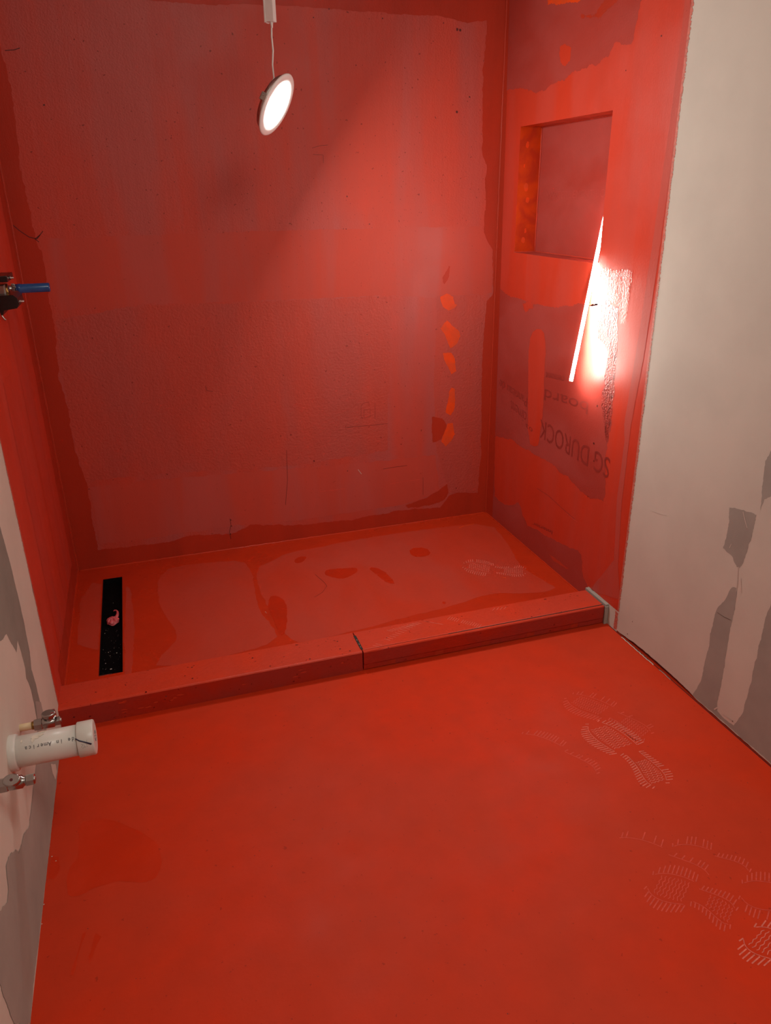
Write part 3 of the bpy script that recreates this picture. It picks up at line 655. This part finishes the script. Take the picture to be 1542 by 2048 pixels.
# grit in the channel
mb = MB(); r = random.Random(21)
spec = [(357/12.05, 805/12.05, 1.3), (385/12.05, 730/12.05, 1.0), (515/12.05, 985/12.05, .8), (580/12.05, 1163/12.05, 1.2), (700/12.05, 1150/12.05, .9), (645/12.05, 1275/12.05, 2.6), (445/12.05, 1262/12.05, 1.4),
        (485/12.05, 1345/12.05, 1.7), (318/12.05, 1200/12.05, 1.1), (375/12.05, 1530/12.05, 1.9), (505/12.05, 1665/12.05, 2.8), (375/12.05, 1672/12.05, 1.1), (310/12.05, 1660/12.05, .9), (560/12.05, 72/12.05, 1.0), (490/12.05, 1240/12.05, .8), (650/12.05, 735/12.05, .8)]
for u, v, q in spec:
    c = P(180+u, 1200+v, 2, ZD+.0008)
    bmesh.ops.create_icosphere(mb.bm, subdivisions=1, radius=.0008*q, matrix=Matrix.Translation(c) @ Matrix.Rotation(r.uniform(0, 3), 4, 'Z') @ Matrix.Diagonal((r.uniform(.7, 1.5), r.uniform(.6, 1.1), .7, 1)))
for _ in range(40):
    c = Vector((r.uniform(DX0+.006, DX1-.006), r.uniform(DY0+.01, DY0+.28), ZD+.0003))
    bmesh.ops.create_icosphere(mb.bm, subdivisions=1, radius=r.uniform(.0002, .0005), matrix=Matrix.Translation(c))
mb.mi(M['crumb'])
o = mb.build('plaster_grit'); o['kind'] = 'stuff'; o['label'] = 'white crumbs of grit scattered in the near half of the black drain channel'; o['category'] = 'debris'
# pink rubber scrap lying in the channel
PC = P(226, 1243, 2, .010); root = empty('rubber_scrap', (PC.x, PC.y, ZD), 'crumpled pink rubber scrap lying in the black drain channel', 'scrap')
mb = MB(); bm = mb.bm
bmesh.ops.create_icosphere(bm, subdivisions=5, radius=1)
k = mb.mi(M['pink'])
for v in bm.verts:
    n_ = v.co.copy(); d = 1+.13*noise.noise(n_*2.1)
    ang = math.atan2(n_.y, n_.x)
    d -= .62*math.exp(-((ang+1.05)/.22)**2)*max(0, n_.z+.25) + .45*math.exp(-((ang-.55)/.24)**2)*max(0, n_.z+.2) + .50*math.exp(-((ang+2.4)/.2)**2)*max(0, n_.z)
    d += .07*math.sin(ang*7+n_.z*4)*max(0, n_.z)**.5
    if n_.z > .35: d -= .38*(n_.z-.35)
    v.co = Vector((n_.x*d*.0175, n_.y*d*.0200, max(n_.z*d*.0135, -.0085)))
    v.co.z += .0085+ZD; v.co.x += PC.x; v.co.y += PC.y
for f in bm.faces: f.smooth = True; f.material_index = k
part(mb, 'crumple', root)
mb = MB(); c0 = Vector((PC.x+.012, PC.y+.012, ZD+.013))
mb.tube([c0+Vector(q) for q in ((-.004, -.006, -.003), (.001, .004, .001), (.0025, .012, .003), (.0025, .022, .005), (-.001, .030, .006), (-.006, .032, .006), (-.009, .029, .005))], [.0055, .0048, .0040, .0030, .0022, .0018, .0012], M['pink'], 10)
mb.tube([Vector((PC.x+.016*math.cos(a), PC.y-.002+.018*math.sin(a), ZD+.0035+.004*math.sin(a*2)**2)) for a in [-2.9+i*.26 for i in range(12)]], .0016, M['pink'], 8)
part(mb, 'tail', root)

# ---------------------------------------------------------------- hanging LED disc light
dist = 2.10
dr = (FF+RR*((554.5-771)/FPX)-UU*((211-1024)/FPX)).normalized()
DC = CAM+dr*dist
nD = Vector((.7274, -.4703, -.4997)).normalized()
root = empty('hanging_disc_light', DC, 'lit round white disc light hanging on a thin white cable in the shower', 'light')
e1 = nD.orthogonal().normalized()
mb = MB(); R0 = .0748
mb.ring(DC, nD, e1, [(-.004, .057), (-.004, R0-.001), (-.002, R0), (0, R0-.0012), (.0012, R0-.006), (.0010, .0555), (.0002, .0540)], M['white'], 64); part(mb, 'trim_ring', root)
mb = MB(); mb.ring(DC, nD, e1, [(.0001, .0550), (.0001, .04), (.0001, .02), (.0001, .0001)], M['led'], 64); part(mb, 'diffuser', root, 'glowing white diffuser')
mb = MB(); mb.solid(DC, nD, e1, [(-.017, .052), (-.018, .061), (-.016, .0640), (-.004, .0655)], M['steel'], 48); part(mb, 'housing', root)
# clips left and right of the rim in the picture
cl = (nD.cross(Vector((0, 0, 1)))).normalized(); upd = cl.cross(nD).normalized()
for sgn in (1, -1):
    d = (cl*sgn*.98+upd*(.12 if sgn > 0 else -.12)).normalized()
    mb = MB(); base = DC+d*.0650-nD*.011
    T = Matrix.Translation(base) @ Matrix((d, nD.cross(d), nD)).transposed().to_4x4()
    mb.box((-.006, -.009, -.005), (.012, .009, -.002), M['steel'], .0008, T)
    mb.box((.010, -.008, -.004), (.013, .008, .010), M['steel'], .0008, T)
    mb.tube([T @ Vector((.0, -.004, -.003)), T @ Vector((.012, -.004, .004)), T @ Vector((.018, -.002, .001))], .0009, M['steel'], 6)
    part(mb, 'spring_clip', root)
tp = P(548, 157, 1, (DC-nD*.016).y); bx = P(543, 44, 1, tp.y)
ca = DC-nD*.017
mb = MB()
mb.tube([ca+Vector((0, 0, .0)), ca+Vector((-.004, 0, .03)), tp+Vector((0, 0, .0)), tp.lerp(bx, .25)+Vector((-.0022, 0, 0)), tp.lerp(bx, .5)+Vector((.0006, 0, 0)), tp.lerp(bx, .75)+Vector((-.0012, 0, 0)), bx+Vector((0, 0, .002))], .0021, M['white'], 8)
mb.tube([bx+Vector((0, 0, -.012)), bx+Vector((0, 0, .002))], [.0024, .0042], M['white'], 8)
part(mb, 'cable', root)
mb = MB(); cb = bx+Vector((-.001, .004, 0))
Tm = Matrix.Translation(cb) @ Matrix.Rotation(math.radians(-38), 4, 'Z')
mb.box((-.0115, -.008, 0), (.0115, .008, .115), M['white'], .0012, Tm)
mb.box((-.0125, -.009, -.001), (-.0085, .009, .117), M['white'], .0008, Tm)
part(mb, 'driver_box', root, 'small white driver box at the top of the cable')
mb = MB(); tz = Vector((cb.x, cb.y, cb.z+.114))
mb.tube([tz, tz+Vector((.003, 0, .15)), tz+Vector((-.004, .002, .4)), Vector((cb.x, cb.y, ZT))], .0032, M['white'], 8)
part(mb, 'feed_cable', root)

# ---------------------------------------------------------------- LED bar leaning out of the niche
A = P(1190, 530, 0, W); Bt = P(1142, 762, 0, W-.048); ax = (A-Bt).normalized()
TOP = A+ax*.125
root = empty('led_bar_light', Bt, 'thin glowing white LED bar leaning out of the wall niche', 'light')
bk = Vector((.26, .96, 0)); bk = (bk-ax*bk.dot(ax)).normalized(); RB = .0047
Ln = (TOP-Bt).length
mb = MB(); mb.ring(Bt, ax, -bk, [(0, RB), (Ln, RB)], M['tube'], 20, -math.radians(132), math.radians(132), closed=False)
for h in (0, Ln):
    vv = [mb.bm.verts.new(Bt+ax*h+((-bk)*math.cos(t)+ax.cross(-bk)*math.sin(t))*RB) for t in [math.radians(-132+264*i/20) for i in range(21)]]
    mb.bm.faces.new(vv).material_index = mb.mi(M['tube'])
part(mb, 'diffuser', root, 'glowing white tube')
mb = MB(); sd = ax.cross(bk); T = Matrix.Translation(Bt) @ Matrix((sd, bk, ax)).transposed().to_4x4()
mb.box((-.0038, .0030, .0005), (.0038, .0085, Ln-.0005), M['white'], .0006, T); part(mb, 'housing', root)

# ---------------------------------------------------------------- drain stub with cap, and two angle stops
def knurl(mbx, c, axv, h0, h1, rad, m, n=6):
    mbx.solid(c, axv, (0, 0, 1), [(h0, rad*.93), (h0+.0008, rad), (h1-.0008, rad), (h1, rad*.93)], m, n, False)
X = Vector((1, 0, 0))
c = Vector((0, 1.1708, .3085))
root = empty('capped_drain_pipe', c, 'thick white plastic drain pipe with a cap sticking out of the left wall', 'pipe')
mb = MB(); mb.solid(c, X, (0, 0, 1), [(-.02, .0265), (.115, .0265)], M['pvc'], 56); pipe = part(mb, 'pipe', root)
mb = MB(); mb.solid(c, X, (0, 0, 1), [(-.02, .0308), (.010, .0308), (.0115, .0300), (.0118, .0266)], M['pvc'], 56); part(mb, 'coupling', root)
mb = MB(); mb.solid(c, X, (0, 0, 1), [(.1075, .0268), (.1078, .0296), (.1088, .0303), (.1325, .0303), (.1345, .0292), (.1350, .0270)], M['pvc'], 56)
for t in range(10):
    a = t*.63; p = c+X*.1352+Vector((0, math.cos(a)*.008, math.sin(a)*.008)); mb.tube([p, p+Vector((0, .0016, .003))], .0006, M['ink'], 5)
for a_ in range(14):
    aa = math.radians(196+random.Random(a_).uniform(-14, 14)); xx = .118+random.Random(a_+50).uniform(-.004, .006)
    p = c+Vector((xx, math.cos(aa)*.0305, -math.sin(aa)*.0305)); mb.tube([p, p+Vector((.0007, 0, .0015))], .0003, M['ink'], 4)
cap = part(mb, 'cap', root)
# cylindrical map for the print: angle measured from the side facing the camera (-y), up positive
def cyl(x, a, rad): return c+Vector((x, -math.cos(a)*rad, math.sin(a)*rad))
# find angle facing a photo pixel
mb = MB(); kk = mb.mi(M['ink'])
def prj(p):
    d = p-CAM; z = d.dot(FF); return 771+FPX*d.dot(RR)/z, 1024-FPX*d.dot(UU)/z
def ang_for(x, v):   # angle on the pipe whose photo row is v
    best = min(range(-20, 110), key=lambda q: abs(prj(cyl(x, math.radians(q), .0267))[1]-v)); return math.radians(best)
xl, xr = .0275, .1365
aL, aR = ang_for(.03, 1497), ang_for(.104, 1478)
aT = (aL+aR)/2
for q, ch in enumerate('Made in America'):
    if ch == ' ' or q < 2: continue
    vs, fs = text_tris(ch, 1, 1.0, .022); wm = (max(v.x for v in vs)+min(v.x for v in vs))/2
    xc = .0253+(170-7.7*(q+.5)-54)*.0008
    nv = [mb.bm.verts.new(cyl(xc-(v.x-wm)*.0082, aT+.12-v.y*.0096/.0267, .02685)) for v in vs]
    for f in fs:
        try: mb.bm.faces.new([nv[i] for i in f]).material_index = kk
        except ValueError: pass
part(mb, 'print', root, 'grey printed words upside down along the pipe')
mb = MB(); mk = []
for (u, v) in ((160, 1478), (166, 1481), (174, 1483), (185, 1486)):
    x = .1065+(u-160)*.00098; q = ang_for(x, v)+.0; mk.append(cyl(min(x, .131), q, .0306))
mb.tube(mk, [.0009, .0011, .0012, .0014], M['marker'], 6); part(mb, 'marker_stroke', root, 'dark blue pen stroke')
mb = MB()
for (u, v, sx, sz) in ((76, 1474, .0075, .20), (85, 1470, .0065, .13), (88, 1464, .007, .16), (50, 1483, .0016, .12), (72, 1480, .003, .2)):
    x = (u-30)/(160-30)*.104+.006; q = ang_for(x, v)
    pts = [cyl(x+math.cos(t)*sx*random.Random(int(u*10+t*7)).uniform(.6, 1.1), q+math.sin(t)*sz*random.Random(int(u+t*5)).uniform(.6, 1.1), .0275) for t in [i*math.pi/5 for i in range(10)]]
    base = [cyl((p-c).x, math.atan2((p-c).z, -(p-c).y), .0262) for p in pts]
    a_ = [mb.bm.verts.new(p) for p in pts]; b_ = [mb.bm.verts.new(p) for p in base]; k = mb.mi(M['mud'])
    mb.bm.faces.new(a_).material_index = k
    for i in range(10): mb.bm.faces.new((a_[i], b_[i], b_[(i+1) % 10], a_[(i+1) % 10])).material_index = k
part(mb, 'plaster_splat', root, 'dried cream plaster stuck on the pipe')

def angle_stop(c, x0, L, handle_dir, label, redcap, hx):
    root = empty('shutoff_valve', c, label, 'valve', None)
    mb = MB(); mb.solid(c, X, (0, 0, 1), [(-.015, .0068), (x0, .0068)], M['cpvc'], 24); part(mb, 'supply_stub', root, 'tan plastic stub')
    mb = MB(); mb.solid(c, X, (0, 0, 1), [(x0-.003, .0076), (x0+.002, .0078)], M['brass'], 24); part(mb, 'ferrule', root, 'brass ring')
    mb = MB(); knurl(mb, c, X, x0+.001, x0+.015, .0112, M['chrome']); part(mb, 'nut', root)
    mb = MB(); mb.solid(c, X, (0, 0, 1), [(x0+.013, .0085), (x0+.016, .0100), (x0+.034, .0102), (x0+.037, .0070), (x0+.043, .0070), (x0+.044, .0062)], M['chrome'], 28)
    mb.ring(c, X, (0, 0, 1), [(x0+.0375, .0074), (x0+.038, .0066), (x0+.039, .0074), (x0+.040, .0066), (x0+.041, .0074)], M['chrome'], 20)
    hd = Vector(handle_dir).normalized(); hc = c+X*hx
    mb.solid(hc, hd, X, [(0, .0072), (.0105, .0066), (.012, .0048), (.0145, .0048)], M['chrome'], 20)
    part(mb, 'valve_body', root)
    mb = MB(); knurl(mb, c, X, L-.012, L, .0088, M['chrome']); mb.solid(c, X, (0, 0, 1), [(L-.001, .0045), (L+.0012, .0040)], M['steel'], 16); part(mb, 'outlet_nut', root)
    mb = MB(); u = X
    v2 = hd.cross(u).normalized(); ring = []; n = 28
    for h, s in ((.0138, .82), (.015, 1), (.0225, 1.0), (.0240, .86)):
        ring.append([mb.bm.verts.new(hc+hd*h+(u*math.cos(t)*.0125+v2*math.sin(t)*.0090)*s) for t in [2*math.pi*i/n for i in range(n)]])
    k = mb.mi(M['chrome'])
    for A_, B_ in zip(ring, ring[1:]):
        for i in range(n):
            f = mb.bm.faces.new((A_[i], A_[(i+1) % n], B_[(i+1) % n], B_[i])); f.material_index = k; f.smooth = True
    mb.bm.faces.new(list(reversed(ring[0]))).material_index = k; mb.bm.faces.new(ring[-1]).material_index = k
    hdl = part(mb, 'handle', root)
    mb = MB()
    if redcap: mb.box(hc+Vector((.0035, -.0078, .0155)), hc+Vector((.0105, .006, .0235)), M['redcap'], .0012)
    else: mb.solid(hc, hd, X, [(.0238, .0024), (.0246, .0020)], M['nail'], 12)
    o = part(mb, 'handle_cap', hdl, 'red marker on the handle' if redcap else 'small dark screw', chain=root.matrix_basis.translation)
    return root
angle_stop(Vector((0, 1.2673, .2885)), .0235, .0695, (0, -.15, 1), 'chrome shutoff valve with a red-marked handle, just beyond the white capped pipe', True, .052)
angle_stop(Vector((0, 1.0235, .3631)), .009, .0605, (0, -.62, .78), 'chrome shutoff valve cut by the left photo edge, nearer than the white capped pipe', False, .033)

# ---------------------------------------------------------------- shower valve rough-in with blue plug
VC = Vector((0, 2.0, .978))
root = empty('shower_mixer_valve', VC, 'black shower valve rough-in with a blue tube, sticking out of the left red wall', 'valve')
mb = MB(); mb.box((-.01, 1.975, .964), (.022, 2.03, .995), M['steel'], .003); mb.solid((0, 2.0, .979), X, (0, 0, 1), [(-.01, .016), (.024, .0155), (.026, .013)], M['brass'], 28); part(mb, 'valve_body', root)
bt = Vector((0, 2.10, .973))
xs0 = .027
mb = MB(); mb.solid(bt, X, (0, 0, 1), [(.0285, .0112), (.040, .0118), (.0405, .0108), (.103, .0108), (.1055, .0095)], M['blue'], 32)
part(mb, 'plug_tube', root, 'blue plastic tube')
mb = MB()
for i in range(14):
    a_ = i*.45; rr_ = random.Random(i); p = bt+Vector((.0215+rr_.uniform(0, .006), math.cos(a_)*.0105, math.sin(a_)*.0105)); mb.box(p-Vector((.0035, .0022, .0022)), p+Vector((.0035, .0022, .0022)), M['steel'], .0007)
mb.solid(bt, X, (0, 0, 1), [(-.01, .0085), (.030, .0085)], M['steel'], 20); part(mb, 'spline_stem', root, 'pale metal splined stem')
mb = MB(); mb.box((-.005, 1.93, 1.004), (.0365, 2.03, 1.0175), M['black'], .0015); gt = part(mb, 'upper_guard', root)
mb = MB(); mb.solid((0, 1.97, 1.010), X, (0, 0, 1), [(.036, .0040), (.039, .0042), (.0395, .0026), (.045, .0022)], M['steel'], 14); part(mb, 'screw', root)
mb = MB(); v_ = [(.004, .975), (.040, .9755), (.048, .968), (.050, .955), (.044, .946), (.016, .9425), (.012, .932), (.008, .933), (.005, .955)]
fr = [mb.bm.verts.new((a_, 1.935, b_)) for a_, b_ in v_]; bk_ = [mb.bm.verts.new((a_, 2.03, b_)) for a_, b_ in v_]
k = mb.mi(M['black']); mb.bm.faces.new(fr).material_index = k; mb.bm.faces.new(list(reversed(bk_))).material_index = k
for i in range(len(v_)): mb.bm.faces.new((fr[i], fr[(i+1) % len(v_)], bk_[(i+1) % len(v_)], bk_[i])).material_index = k
part(mb, 'lower_guard', root)
mb = MB(); mb.solid((0, 1.965, .958), X, (0, 0, 1), [(.047, .0040), (.0505, .0042), (.051, .0030), (.058, .0028)], M['steel'], 14); part(mb, 'screw', root)
mb = MB(); mb.tube([(.009, 1.94, .938), (.010, 1.936, .930), (.0135, 1.935, .924), (.016, 1.935, .921)], .0022, M['steel'], 8); part(mb, 'retaining_clip', root)
